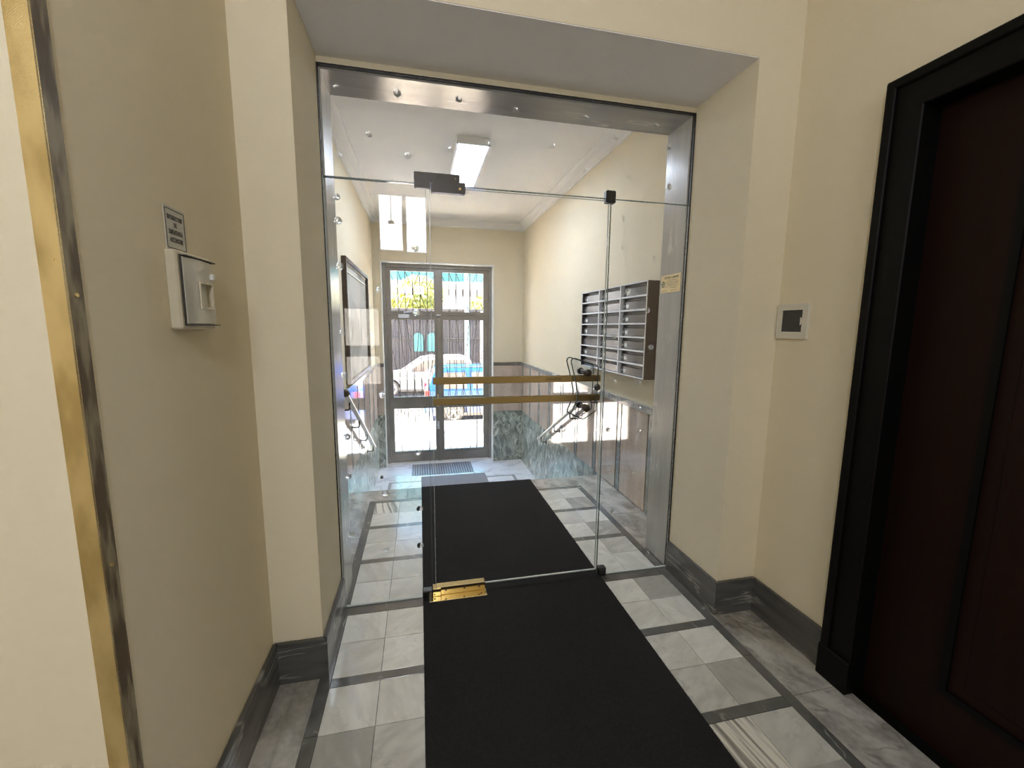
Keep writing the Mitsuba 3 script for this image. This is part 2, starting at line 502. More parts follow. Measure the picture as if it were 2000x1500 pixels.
# floor tiles
FL = 'floor'
M, Y0 = .4525, 2.09
XI0, XI1, XO0, XO1 = -.385, 1.385, -.432, 1.432
TW = (XI1 - XI0) / 9
g = .0009
kmin, kmax = -7, 3


def tile(name, x0, x1, y0, y1, m, h=.006):
    return add(name, bx(x0 + g, x1 - g, y0 + g, y1 - g, -h, 0, .0008), m, FL)


for k in range(kmin, kmax):
    ya, yb = Y0 + k * M + .0225, Y0 + (k + 1) * M - .0225
    if k == -1: yb = 2.05
    if k == 0: ya = 2.13
    for i in (0, 1, 6, 7, 8):
        xs = (XI0 + i * TW, XI0 + (i + 1) * TW)
        if i == 1: xs = (xs[0], max(xs[1], .02))
        ym = (ya + yb) / 2
        for r, (c, d) in enumerate(((ya, ym), (ym, yb))):
            m = 'tile_light'
            if (k == -2 and r == 0 and i > 2) or (k == -1 and r == 1 and i == 8) or (k == 0 and r == 1 and i == 8) or (k == 2 and i == 8 and r == 0) or (k == 1 and r == 0 and i == 8) or (k == -3 and i == 8) or (k == -2 and r == 0 and i < 2 and rng.random() < .6):
                m = 'tile_mottled'
            if k == -3 and i == 7: m = 'tile_streaky'
            if k == 2 and i == 0 and r == 1: m = 'tile_streaky'
            if k == -3 and i in (7, 8):
                if r == 0: continue
                tile('tile', *xs, ya, yb, m); continue
            tile('tile', *xs, c, d, m)
for k in range(kmin, kmax + 1):
    y0, y1 = (2.05, 2.13) if k == 0 else (Y0 + k * M - .0225, Y0 + k * M + .0225)
    for a, b in ((XI0, .03), (.98, XI1)):
        tile('cross_strip', a, b, y0, y1, 'floor_strip_marble')
yend = Y0 + 3 * M + .0225
for a, b in ((XO0, XI0), (XI1, XO1)):
    y = YT
    while y < yend - .01:
        e = min(y + .905, yend)
        tile('border_strip', a, b, y, e, 'floor_strip_marble')
        y = e
for a, b in ((XO1, XNR), (XNL, XO0)):
    for c, d in ((YT, -.6), (-.6, .0), (.0, .6), (.6, 1.2), (1.2, YP)):
        tile('side_slab', a, b, c, d, 'slab_marble')
for a, b in ((XHL, -1.35), (-1.35, XNL)):
    for c, d in ((YT, -.6), (-.6, .15), (.15, YN)):
        tile('side_slab', a, b, c, d, 'slab_marble')
for a, b in ((XWL, XO0), (XO1, XWR)):
    for c, d in ((YD, 2.85), (2.85, yend), ):
        tile('side_slab', a, b, c, d, 'slab_marble')
for a, b in ((XHL, -.85), (-.85, .41), (.41, XNR)):
    for c, d in ((YR, -2.45), (-2.45, YT)):
        tile('side_slab', a, b, c, d, 'slab_marble')
for a, b in ((XO0, XSL + .02), (XSR - .02, XO1)):
    tile('side_slab', a, b, YP, YD, 'floor_strip_marble')
for a, b in ((XWL, -.13), (-.13, .51), (.51, 1.13), (1.13, XWR)):
    tile('nosing_slab', a, b, yend, YL, 'slab_marble', .03)

# ------------------------------------------------------------------ vestibule shell
OX0, OX1, OZ = -.575, 1.207, 2.45
vl = struct('wall_vestibule_left', bx(XWL - .2, XWL, YD, YB + .4, ZL - .1, ZC), 'cream_paint', 'cream vestibule wall on the left with marble wainscot')
vr = struct('wall_vestibule_right', bx(XWR, XWR + .2, YD, YB + .4, ZL - .1, ZC), 'cream_paint', 'cream vestibule wall on the right with marble wainscot and mailboxes')
vb = struct('wall_back', cat([bx(XWL - .2, OX0, YB, YB + .42, ZL - .1, ZC), bx(OX1, XWR + .2, YB, YB + .42, ZL - .1, ZC), bx(OX0, OX1, YB, YB + .42, OZ, ZC)]), 'cream_paint', 'cream end wall of the vestibule around the street door')
struct('ceiling_vestibule', bx(XWL - .2, XWR + .2, YD - .05, YB + .42, ZC, ZC + .1), 'ceiling_paint', 'white ceiling of the vestibule')
cov = [(0, 0), (.11, 0), (.11, -.012), (.085, -.02), (.05, -.04), (.028, -.075), (.018, -.085), (.018, -.105), (0, -.105)]


def cornice(x, sx):
    p = Polygon([(x + sx * a, ZC + b) for a, b in cov])
    m = extr(p, YB - YD)
    return place(m, '-y', (0, YB, 0))


struct('trim_cornice_left', cornice(XWL, 1), 'ceiling_paint', 'white moulded cornice above the left vestibule wall')
struct('trim_cornice_right', cornice(XWR, -1), 'ceiling_paint', 'white moulded cornice above the right vestibule wall')
m = extr(Polygon([(YB - a, ZC + b) for a, b in cov]), XWR - XWL)
m.apply_transform(np.array([[0, 0, 1, XWL], [1, 0, 0, 0], [0, 1, 0, 0], [0, 0, 0, 1.0]]))
struct('trim_cornice_back', m, 'ceiling_paint', 'white moulded cornice above the end wall')

# stairs down from the landing, hidden behind its edge
st = thing('stairs', 'marble steps going down from the landing to the street door', None, kind='structure')
rise = -ZL / 5
for k in range(1, 5):
    add('step', bx(XWL, XWR, YL - .02 + .28 * (k - 1), YL + .28 * k, ZL - .02, -rise * k, .004), 'slab_marble', st)
add('riser', bx(XWL, XWR, YL - .16, YL - .013, ZL - .02, -.0305), 'slab_marble', st)
# lower floor
lf = struct('floor_lower', bx(XWL, XWR, YL, YB + .3, ZL - .1, ZL - .006), 'grout', 'white marble floor of the vestibule in front of the street door')


def low(name, x0, x1, y0, y1, m):
    add(name, bx(x0 + g, x1 - g, y0 + g, y1 - g, ZL - .006, ZL, .0008), m, lf)


ys = YL + .28 * 4
fy = 6.245
gx0, gx1, gy0, gy1 = -.168, .82, 6.462, 7.018
low('slab', XWL, gx0, fy, YB, 'white_marble'); low('slab', gx1, XWR, fy, YB, 'white_marble')
low('slab', gx0, gx1, fy, gy0, 'white_marble')
low('slab', OX0, OX1, gy1, YB + .42, 'white_marble'); low('slab', OX0, gx0, YB, gy1, 'white_marble'); low('slab', gx1, OX1, YB, gy1, 'white_marble')
low('border_strip', -.50, 1.432, fy - .045, fy, 'lower_strip')
low('border_strip', -.50, -.455, ys, fy - .045, 'lower_strip'); low('border_strip', 1.387, 1.432, ys, fy - .045, 'lower_strip')
low('slab', XWL, -.50, ys, fy, 'white_marble'); low('slab', 1.432, XWR, ys, fy, 'white_marble')
for i in range(4):
    x0, x1 = -.455 + i * .4605, -.455 + (i + 1) * .4605
    for j in range(3):
        low('tile', x0, x1, ys + j * .4583, ys + (j + 1) * .4583, 'white_marble')


# ------------------------------------------------------------------ wainscot
PITCHW, YS0 = .5125, 2.85


def wainscot(wall, x, s, y0, y1):
    """x: wall face, s: +1 when the room lies towards +x"""
    def b(a0, a1, *r): return bx(x + s * a0, x + s * a1, *r)
    ed = [YS0 + k * PITCHW for k in range(0, 9)]
    cuts = [y0] + [e for e in ed if y0 < e < y1] + [y1]
    for i in range(len(cuts) - 1):
        c, d = cuts[i], cuts[i + 1]
        # strip on the near side of each joint, then the joint, then the panel
        hi = d - .022 if i < len(cuts) - 2 else d
        if i < len(cuts) - 2:
            sw = .065
            add('marble_strip', b(-.01, .016, hi - sw, hi, .0 if d > YL else .0, ZCAP - .055, .002), 'grey_marble', wall)
            add('joint', b(-.01, .003, hi, d, .0, ZCAP - .055), 'joint_black', wall)
            hi -= sw
        add('marble_panel', b(-.01, .012, c, hi, .006, ZCAP - .055, .0015), 'pink_marble', wall)
    L = (y1 - y0) / 4
    for i in range(4):
        add('cap', b(-.01, .028, y0 + i * L, y0 + (i + 1) * L - .001, ZCAP - .055, ZCAP, .003), 'grey_marble', wall)
    L = (y1 - YL) / 3
    for i in range(3):
        add('green_slab', b(-.01, .011, YL + i * L + .0005, YL + (i + 1) * L - .0005, ZL, .004, .001), 'green_marble', wall)


wainscot(vr, XWR, -1, YD, YB)
wainscot(vl, XWL, 1, YD, YB)
for a, b in ((XWL, OX0), (OX1, XWR)):
    add('marble_panel', bx(a + .012, b, YB - .012, YB + .01, .002, ZCAP - .055, .0015), 'pink_marble', vb)
    add('cap', bx(a + .012, b, YB - .024, YB + .01, ZCAP - .055, ZCAP, .003), 'dark_marble', vb)
    add('green_slab', bx(a + .012, b, YB - .011, YB + .01, ZL, 0, .0015), 'green_marble', vb)
struct('trim_door_jamb', cat([bx(OX0 - .012, OX0 + .004, YB - .014, YB + .13, ZL, OZ, .001), bx(OX1 - .004, OX1 + .012, YB - .014, YB + .13, ZL, OZ, .001), bx(OX0 - .012, OX1 + .012, YB - .006, YB + .13, OZ - .004, OZ + .014, .001)]), 'white_trim', 'white plaster edge around the street door')

# ------------------------------------------------------------------ street door with iron grille
YDF = 7.12
door = thing('door_1', 'grey metal double street door with glazed panes and an iron grille', None, kind='structure')
panesL, panesR = (-.445, .242), (.383, 1.068)
prow = [(-.675, .070), (.268, 1.560), (1.692, 2.338)]
frame = sbox(OX0 + .02, ZL, OX1 - .02, OZ - .005)
for a, b in (panesL, panesR):
    for i, (c, d) in enumerate(prow):
        frame = frame.difference(sbox(a, c, b, d))
add('frame', place(extr(frame, .05), '-y', (0, YDF + .065, 0)), 'door_metal', door)
# outer frame, rails and stiles standing proud of the panels
for name, r in (('jamb', (OX0 + .004, OX0 + .055, YDF - .02, YDF + .07, ZL, OZ - .005)), ('jamb', (OX1 - .055, OX1 - .004, YDF - .02, YDF + .07, ZL, OZ - .005)),
                ('head', (OX0 + .055, OX1 - .055, YDF - .02, YDF + .07, OZ - .06, OZ - .005)), ('meeting_stile', (.285, .345, YDF - .012, YDF + .02, ZL + .02, 1.60)),
                ('transom_rail', (OX0 + .055, OX1 - .055, YDF, YDF + .02, 1.635, 1.66)), ('kick_panel', (-.43, .235, YDF + .004, YDF + .02, -.84, -.71)), ('kick_panel', (.39, 1.06, YDF + .004, YDF + .02, -.84, -.71))):
    add(name, bx(*r, .004), 'door_metal', door)
for a, b in (panesL, panesR):
    for i, (c, d) in enumerate(prow):
        p = .016
        if i != 1 or True:
            ring = sbox(a - .02, c - .02, b + .02, d + .02).difference(sbox(a, c, b, d))
            add('pane_bead', place(extr(ring, .012), '-y', (0, YDF + .017, 0)), 'door_metal', door)
        v = np.array([[a, YDF + .03, c], [b, YDF + .03, c], [b, YDF + .03, d], [a, YDF + .03, d]])
        add('pane', trimesh.Trimesh(v, [[0, 1, 2], [0, 2, 3]], process=False), 'clear_sheet', door)
        W, H = b - a, d - c
        yb = YDF + .058
        fx = lambda t: a + t * W
        gx = [0.0, .16, .33, .5, .67, .84, 1.0]

        def rod(pts, r=.0054): add('rod', tube([(fx(u), yb, c + v * H) for u, v in pts], r, 6), 'iron_rod', door, smooth=40)
        for t in gx[1:-1]:
            rod([(t, -.01), (t, 1.01)])
        for sgn in (1, -1):
            q = (lambda t: t) if sgn == 1 else (lambda t: 1 - t)
            e = .012
            if i == 2:
                for k in range(3):
                    rod([(q(gx[k] + (.0 if k == 0 else e)), .98 if k else .90), (q(gx[k + 1] - e), .58), (q(gx[k + 1] - e), .42), (q(gx[k] + (.0 if k == 0 else e)), .02 if k else .10)])
            elif i == 1:
                for k in range(3):
                    rod([(q(gx[k] + (.0 if k == 0 else e)), 1.0 if k else .60), (q(gx[k + 1] - e), .20), (q(gx[k + 1] - e), .10), (q(gx[k + 1] - .05), -.01)])
            else:
                for k in range(3):
                    rod([(q(gx[k] + .095), 1.01), (q(gx[k] + (.0 if k == 0 else e)), .35 if k == 0 else .0)])
add('closer', cat([bx(-.335, -.16, YDF - .06, YDF - .012, 1.585, 1.645, .006)]), 'silver_metal', door, label='silver door closer box')
add('closer_arm', cat([tube([(-.24, YDF - .04, 1.65), (-.24, YDF - .05, 1.675), (-.10, YDF - .03, 1.685)], .009, 8)]), 'silver_metal', door)
add('handle', cat([bx(.268, .292, YDF - .06, YDF - .045, .10, .31, .004), cyl((.28, YDF - .05, .13), (.28, YDF + .0, .13), .008), cyl((.28, YDF - .05, .28), (.28, YDF + .0, .28), .008)]), 'polished_brass', door, label='small brass pull handle')
add('lock', cat([bx(.265, .30, YDF - .03, YDF - .01, -.30, -.16, .003), cyl((.255, YDF - .05, -.235), (.30, YDF - .05, -.235), .009)]), 'silver_metal', door)
add('hinge_plate', bx(.275, .345, YDF - .022, YDF - .012, 1.628, 1.650, .002), 'aluminium', door)
for z in (-.75, .15, 1.3):
    add('hinge', cyl((OX0 + .06, YDF - .03, z), (OX0 + .06, YDF - .03, z + .12), .012), 'door_metal', door, smooth=40)
add('threshold', bx(OX0, OX1, YDF - .03, YDF + .12, ZL - .002, ZL + .018, .003), 'aluminium', door)

# ------------------------------------------------------------------ glass partition
EDG = .005


def sheet(name, x0, x1, z0, z1, label, y=YG):
    k = thing(name, label, 'glass panel')
    v = np.array([[x0, y, z0], [x1, y, z0], [x1, y, z1], [x0, y, z1]])
    add('sheet', trimesh.Trimesh(v, [[0, 1, 2], [0, 2, 3]], process=False), 'clear_sheet', k)
    return k


def edge(k, pts, m='glass_edge', w=.0012):
    a, b = np.array(pts[0], float), np.array(pts[1], float)
    lo, hi = np.minimum(a, b), np.maximum(a, b)
    e = np.where(hi - lo < 1e-6, w, 0)
    e[1] = EDG
    add('polished_edge', bx(lo[0] - e[0], hi[0] + e[0], lo[1] - e[1], hi[1] + e[1], lo[2] - e[2], hi[2] + e[2]), m, k)


ZT = 2.118
tr = sheet('glass_transom', XSL, XSR, ZT, ZO - .003, 'wide clear glass transom across the top of the opening, dotted with clear beads')
gl = sheet('glass_side_panel', XSL, .040, .004, ZT - .005, 'tall fixed clear glass panel on the left of the glass door')
gr = sheet('glass_side_panel', .992, XSR, .004, ZT - .005, 'tall fixed clear glass panel on the right of the glass door')
edge(tr, [(XSL, YG, ZT), (XSR, YG, ZT)], 'glass_edge_dark', .0016)
edge(gl, [(XSL, YG, ZT - .005), (.040, YG, ZT - .005)], 'glass_edge_dark', .0008)
edge(gl, [(.040, YG, .004), (.040, YG, ZT - .005)], 'glass_edge_dark', .0008)
edge(gl, [(XSL, YG, .004), (.040, YG, .004)], 'glass_edge', .003)
edge(gl, [(XSL + .004, YG, .004), (XSL + .004, YG, ZT)], 'glass_edge', .0018)
edge(gr, [(.992, YG, .004), (.992, YG, ZT - .005)], 'glass_edge_dark', .0012)
edge(gr, [(.992, YG, .004), (XSR, YG, .004)], 'glass_edge', .0025)
edge(gr, [(XSR - .004, YG, .004), (XSR - .004, YG, ZT)], 'glass_edge', .002)
struct('trim_glass_seal', cat([bx(XSL - .002, XSL + .004, YG - .010, YG + .013, 0, ZO), bx(XSR - .006, XSR + .002, YG - .010, YG + .013, 0, ZO), bx(XSL, XSR, YG - .008, YG + .013, ZO - .005, ZO + .002)]), 'seal_black', 'black sealing bead around the edge of the glass partition')

BEADS = [(657, 172), (776, 182), (896, 194), (1007, 215), (1145, 232), (1281, 247), (721, 262), (797, 303), (879, 291), (953, 281), (1078, 284), (1039, 334), (663, 303), (1204, 268), (1141, 330),
         (1229, 345), (1306, 287), (1307, 365), (658, 385), (660, 431), (664, 520), (669, 649), (673, 732), (678, 853), (681, 930), (686, 1043), (811, 485), (740, 566), (813, 610), (747, 771), (817, 884),
         (753, 963), (820, 994), (755, 1072), (821, 1065), (1219, 427), (1217, 483), (1278, 506), (1226, 568), (1200, 657), (1271, 678), (1264, 606), (1199, 744), (1246, 747), (1247, 796), (1187, 839),
         (1247, 840), (1300, 779), (1281, 828), (1288, 861), (1186, 915), (1234, 921), (1281, 938), (1196, 998), (1237, 1002), (1277, 1003), (1182, 1030), (1264, 1080)]
RT = np.cross(fwd, up)
prof = [(0, .0085), (.0035, .0082), (.007, .0071), (.0098, .0053), (.0116, .0029), (.0124, .0007), (.0122, 0), (0, 0)]
n = 18
V, F = [], []
for r, z in prof[1:-1]:
    V += [(r * math.cos(2 * math.pi * k / n), r * math.sin(2 * math.pi * k / n), z) for k in range(n)]
V += [(0, 0, prof[0][1]), (0, 0, 0)]
for i in range(len(prof) - 3):
    for k in range(n):
        a, b = i * n + k, i * n + (k + 1) % n
        F += [[a, a + n, b + n], [a, b + n, b]]
top, bot, L = len(V) - 2, len(V) - 1, (len(prof) - 3) * n
for k in range(n):
    F += [[top, k, (k + 1) % n], [bot, L + (k + 1) % n, L + k]]
bead_mesh = place(trimesh.Trimesh(np.array(V), np.array(F), process=False), '-y', (0, 0, 0))
bead_ply = shape(bead_mesh, 'solid_glass', smooth=40)
for i, (px, py) in enumerate(BEADS):          # measured in the photograph, fixed here onto the plane of the glass
    d = fwd + RT * (px - 1000) / 811.766 - up * (py - 750) / 811.766
    P = CAM + d * (YG - CAM[1]) / d[1]
    holder = tr if P[2] > ZT else (gl if P[0] < .5 else gr)
    key = free(holder + '__clear_bead')
    s = (1.25 if i % 3 else 1.05) * (1.12 if P[0] < .1 else 1)
    scene[key] = {**bead_ply, 'to_world': T().translate([float(P[0]), YG - .0008, float(P[2])]).scale([s, 1, s])}

# glass door
gd = thing('glass_door', 'frameless clear glass door with two brass bars and brass bottom hinge', 'door')
DX0, DX1, DZ0, DZ1 = .058, .980, .042, 2.108
v = np.array([[DX0, YG, DZ0], [DX1, YG, DZ0], [DX1, YG, DZ1], [DX0, YG, DZ1]])
add('sheet', trimesh.Trimesh(v, [[0, 1, 2], [0, 2, 3]], process=False), 'clear_sheet', gd)
edge(gd, [(DX0, YG, DZ0), (DX0, YG, DZ1)], 'glass_edge', .0010)
edge(gd, [(DX1, YG, DZ0), (DX1, YG, DZ1)], 'glass_edge', .0018)
edge(gd, [(DX0, YG, DZ0), (DX1, YG, DZ0)], 'glass_edge', .0024)
edge(gd, [(DX0, YG, DZ1), (DX1, YG, DZ1)], 'glass_edge', .0012)
for i, z in enumerate((1.177, 1.070)):
    b = add('brass_bar', bx(.060, .966, YG - .013, YG - .006, z - .017, z + .017, .0015), 'brass_bar', gd)
    add('brass_bar_back', bx(.060, .966, YG + .006, YG + .012, z - .017, z + .017, .0015), 'brass_bar', gd)
    if i == 0:
        add('lettering', text_on('CHIUDERE', .013, '-y', (.695, YG - .0132, z), width=.085), 'bronze_text', b, label='dark lettering')
# thick glass pull plate on two dark knobs
pl = [(.790, .985), (.862, .955), (.935, 1.000), (.940, 1.238), (.930, 1.250), (.800, 1.290), (.786, 1.284), (.783, 1.270), (.812, 1.170), (.826, 1.100), (.822, 1.068)]
pp = Polygon(pl).buffer(-.012).buffer(.012, quad_segs=4)
for y in (YG - .040, YG + .028):
    hp = add('pull_plate', place(extr(pp, .012), '-y', (0, y + .012, 0)), 'solid_glass', gd, label='thick shaped glass pull plate')
    ring = np.array(pp.exterior.coords)[:-1]
    add('plate_rim', tube([(x, y + .006, z) for x, z in ring], .0030, 6, closed=True), 'glass_edge_dark', hp, smooth=40)
for x, z in ((.869, 1.213), (.866, 1.022)):
    kb = []
    for a, b, r in ((-.068, -.041, .019), (-.0275, -.001, .012), (.001, .0275, .012), (.041, .060, .018)):
        kb.append(cyl((x, YG + a, z), (x, YG + b, z), r, 20))
    kb.append(ball((x, YG - .070, z), .019, 2, (1, 1, 1)).apply_transform(np.array([[1, 0, 0, 0], [0, .5, 0, .5 * (YG - .070)], [0, 0, 1, 0], [0, 0, 0, 1.0]])))
    add('knob', cat(kb), 'bronze', gd, smooth=40)
# hinges and clips
th = add('hinge_bracket', place(extr(Polygon([(0, 0), (.075, 0), (.075, .036), (.212, .036), (.212, .071), (0, .071)]).buffer(-.005).buffer(.005, quad_segs=4), .02), '-y', (-.012, YG - .005, 2.093)), 'bronze', tr, label='bronze pivot bracket')
for x, z in ((.008, 2.108), (.008, 2.150), (.10, 2.145), (.18, 2.145)):
    add('screw', cyl((x, YG - .0275, z), (x, YG - .024, z), .0045, 12), 'worn_shaded_brass', th, smooth=40)
dp = add('top_hinge', place(extr(rrect(.160, .050, .005), .030), '-y', (.066, YG - .006, 2.076)), 'bronze', gd, label='dark bronze hinge patch')
add('screw', cyl((.20, YG - .040, 2.097), (.20, YG - .035, 2.097), .006, 14), 'polished_brass', dp, smooth=40)
bh = add('bottom_hinge', cat([bx(.060, .325, YG - .020, YG + .020, .0125, .060, .003), bx(.040, .085, YG - .026, YG + .024, .0125, .055, .003)]), 'polished_brass', gd, label='polished brass bottom hinge')
for x in (.11, .21, .29):
    add('screw', cyl((x, YG - .027, .042), (x, YG - .023, .042), .005, 12), 'worn_shaded_brass', bh, smooth=40)
fp = add('hinge_floor_plate', bx(.020, .330, YG - .066, YG + .030, -.001, .012, .002), 'polished_brass', None, label='polished brass floor spring plate under the hinge of the glass door', category='floor plate')
for x in (.05, .30):
    add('screw', cyl((x, YG - .045, .011), (x, YG - .045, .0135), .005, 12), 'worn_shaded_brass', fp, smooth=40)
add('edge_clip', bx(.958, 1.012, YG - .018, YG + .018, 2.096, 2.157, .004), 'black_metal', tr, label='black corner clip')
add('foot_clip', bx(.998, 1.045, YG - .02, YG + .02, .0, .052, .004), 'black_metal', gr, label='black foot clip')
add('foot_clip', bx(-.012, .040, YG - .022, YG + .02, .0, .045, .004), 'black_metal', gl, label='black foot clip')

# ------------------------------------------------------------------ mats, grate
mt = extr(Polygon([(-.008, YT + .1), (1.014, YT + .1), (1.004, YL - .01), (-.012, YL - .01)]), .009)
cm = add('carpet_runner', mt, 'black_carpet', label='long black carpet runner lying under the glass door and along the hall floor', category='carpet')
add('carpet_runner', extr(sbox(-.02, ys + .01, .978, 6.385), .008).apply_translation([0, 0, ZL]), 'grey_carpet', label='grey carpet strip on the lower white floor before the metal grate', category='carpet')
gt = thing('floor_grate', 'metal foot grate of ridged slats set in the white floor by the street door', 'grate')
add('tray', bx(gx0 + .001, gx1 - .001, gy0 + .001, gy1 - .001, ZL - .03, ZL - .012), 'black_metal', gt)
ring = sbox(gx0, gy0, gx1, gy1).difference(sbox(gx0 + .014, gy0 + .014, gx1 - .014, gy1 - .014))
add('rim', extr(ring, .014).apply_translation([0, 0, ZL - .012]), 'grate_metal', gt)
NS = 25
for i in range(NS):
    x = gx0 + .014 + (i + .5) * (gx1 - gx0 - .028) / NS
    add('slat', bx(x - .0105, x + .0105, gy0 + .014, gy1 - .014, ZL - .012, ZL + .001, .002), 'grate_metal', gt)
add('doorstop', cat([cyl((-.617, 6.46, ZL), (-.617, 6.46, ZL + .02), .022, 18), ball((-.617, 6.46, ZL + .02), .022, 2)]), 'black_metal', smooth=40, label='small black rubber doorstop on the white floor left of the grate', category='doorstop')

# ------------------------------------------------------------------ mailboxes on the right wall
mb = thing('mailbox_bank', 'bank of twenty-one grey mailboxes in three columns on the right vestibule wall', 'mailbox')
MX, my0, my1, mz0, mz1 = 1.618, 2.785, 4.035, 1.070, 1.796
add('side_panel', bx(MX, XWR, my0, my0 + .016, mz0, mz1, .001), 'mailbox_side', mb, label='dark brown side panel')
add('side_panel', bx(MX, XWR, my1 - .016, my1, mz0, mz1, .001), 'mailbox_side', mb)
add('casing', cat([bx(MX + .03, XWR, my0 + .016, my1 - .016, mz0, mz1)]), 'mailbox_dark', mb)
NR, NCc = 7, 3
cw, ch = (my1 - my0) / NCc, (mz1 - mz0) / NR
for j in range(NCc + 1):
    y = my0 + j * cw
    end = j in (0, NCc)
    add('divider', bx(MX - .006, MX - .0003 if end else MX + .03, max(y - .009, my0), min(y + .009, my1), mz0, mz1, .001), 'aluminium', mb)
for i in range(NR + 1):
    z = mz0 + i * ch
    for j in range(NCc):
        add('shelf', bx(MX - .004, MX + .03, my0 + j * cw + .009, my0 + (j + 1) * cw - .009, max(z - .0065, mz0), min(z + .0065, mz1), .001), 'aluminium', mb)
flap = shape(bx(0, .008, .012, cw - .012, .009, ch - .033, .0015), 'mailbox_flap')
keyh = shape(cyl((-.007, 0, 0), (.0, 0, 0), .0105, 14), 'chrome', smooth=40)
tag_ = shape(bx(-.0015, .001, -.022, .022, -.014, .014), 'label_white')
for j in range(NCc):
    for i in range(NR):
        o = [MX + .020, my0 + j * cw, mz0 + i * ch]
        f = free(mb + '__flap')
        scene[f] = {**flap, 'to_world': T().translate(o)}
        k = free(f + '__keyhole')
        scene[k] = {**keyh, 'to_world': T().translate([o[0], o[1] + cw - .036, o[2] + .037])}
        if not (i == 0 and j == 2) and rng.random() < .9:
            k = free(f + '__name_tag')
            scene[k] = {**tag_, 'to_world': T().translate([o[0], o[1] + cw - .082, o[2] + .037])}
add('rod', cat([tube([(XWR - .02, 4.17, 1.08), (XWR - .02, 4.17, 1.43), (XWR - .004, 4.17, 1.455)], .006, 8), cyl((XWR, 4.17, 1.44), (XWR - .022, 4.17, 1.44), .005)]), 'black_metal', label='thin dark rod hanging upright on the wall left of the mailboxes', category='rod')


# ------------------------------------------------------------------ handrails
def rail(x, s, label):
    k = thing('handrail', label, 'handrail', 'handrails of the vestibule steps')
    a, b = np.array([x + s * .085, 3.66, .885]), np.array([x + s * .085, 5.60, -.135])
    add('rail', cyl(a, b, .021, 18), 'rail_cream', k, smooth=40)
    u = (b - a) / np.linalg.norm(b - a)
    for p, r in ((a - u * .012, .032), (b + u * .008, .024)):
        add('end_knob', ball(p, r, 3), 'bronze' if r > .03 else 'rail_cream', k, smooth=True, label='dark brass ball end' if r > .03 else None)
    for t in (.08, .36, .64, .93):
        p = a + (b - a) * t
        add('bracket', tube([p + [0, 0, -.012], p + [0, 0, -.075], p + [-s * .012, 0, -.088], [x, p[1], p[2] - .088]], .007, 8), 'black_metal', k, smooth=40)
        add('flange', cyl((x, p[1], p[2] - .088), (x + s * .02, p[1], p[2] - .088), .022, 16), 'black_metal', k, smooth=40)


rail(XWL, 1, 'cream handrail with a dark ball end sloping down the left vestibule wall')
rail(XWR, -1, 'cream handrail sloping down the right vestibule wall below the mailboxes')

# ------------------------------------------------------------------ notice board on the left wall
nb = thing('notice_board', 'large dark framed board with a pale mottled face on the left vestibule wall', 'board')
bx0, by0, by1, bz0, bz1 = XWL, 4.22, 5.93, .885, 2.095
fw_ = .035
add('panel', bx(bx0, bx0 + .012, by0 + .02, by1 - .02, bz0 + .02, bz1 - .02), 'board_paper', nb)
for r in ((by0, by0 + fw_, bz0, bz1), (by1 - fw_, by1, bz0, bz1), (by0 + fw_, by1 - fw_, bz0, bz0 + fw_), (by0 + fw_, by1 - fw_, bz1 - fw_, bz1)):
    add('frame_rail', bx(bx0, bx0 + .045, *r[:2], *r[2:], .003), 'board_frame', nb)
add('inner_moulding', cat([bx(bx0 + .01, bx0 + .02, by0 + fw_, by1 - fw_, bz1 - fw_ - .09, bz1 - fw_ - .075), bx(bx0 + .01, bx0 + .02, by0 + fw_, by1 - fw_, bz1 - fw_ - .012, bz1 - fw_)]), 'plastic_cream', nb)

# ------------------------------------------------------------------ ceiling lamp in the vestibule
lp = thing('ceiling_lamp', 'long rectangular white lamp on the vestibule ceiling', 'ceiling lamp')
lx0, lx1, ly0, ly1 = .355, .655, 3.95, 5.15
add('housing', bx(lx0, lx1, ly0, ly1, ZC - .062, ZC + .001, .004), 'white_trim', lp)
add('trim_edge', cat([bx(lx0 - .006, lx0 + .012, ly0, ly1, ZC - .070, ZC - .055, .002), bx(lx1 - .012, lx1 + .006, ly0, ly1, ZC - .070, ZC - .055, .002)]), 'aluminium', lp)
v = np.array([[lx0 + .014, ly0 + .01, ZC - .066], [lx1 - .014, ly0 + .01, ZC - .066], [lx1 - .014, ly1 - .01, ZC - .066], [lx0 + .014, ly1 - .01, ZC - .066]])
add('diffuser', trimesh.Trimesh(v, [[0, 2, 1], [0, 3, 2]], process=False), 'white_trim', lp, emitter={'type': 'area', 'radiance': {'type': 'rgb', 'value': LAMP_L}}, label='lit white diffuser')

pd = thing('unseen_pendant_lamp', 'unseen white globe lamp behind the viewer, placed to light the near hall walls', 'pendant lamp')  # out of view, hung where it lights the pier and pilaster
gx_, gy_, gz_ = -.275, -.60, 2.46
add('cord', cyl((gx_, gy_, gz_ + .08), (gx_, gy_, ZH - .02), .004, 8), 'black_metal', pd)
add('ceiling_rose', cyl((gx_, gy_, ZH - .03), (gx_, gy_, ZH), .05, 20), 'plastic_white', pd, smooth=40)
add('cap', cyl((gx_, gy_, gz_ + .07), (gx_, gy_, gz_ + .11), .03, 16), 'black_metal', pd, smooth=40)
add('globe', ball((gx_, gy_, gz_), .08, 3), 'plastic_white', pd, smooth=True, label='lit white globe', emitter={'type': 'area', 'radiance': {'type': 'rgb', 'value': GLOBE_L}})

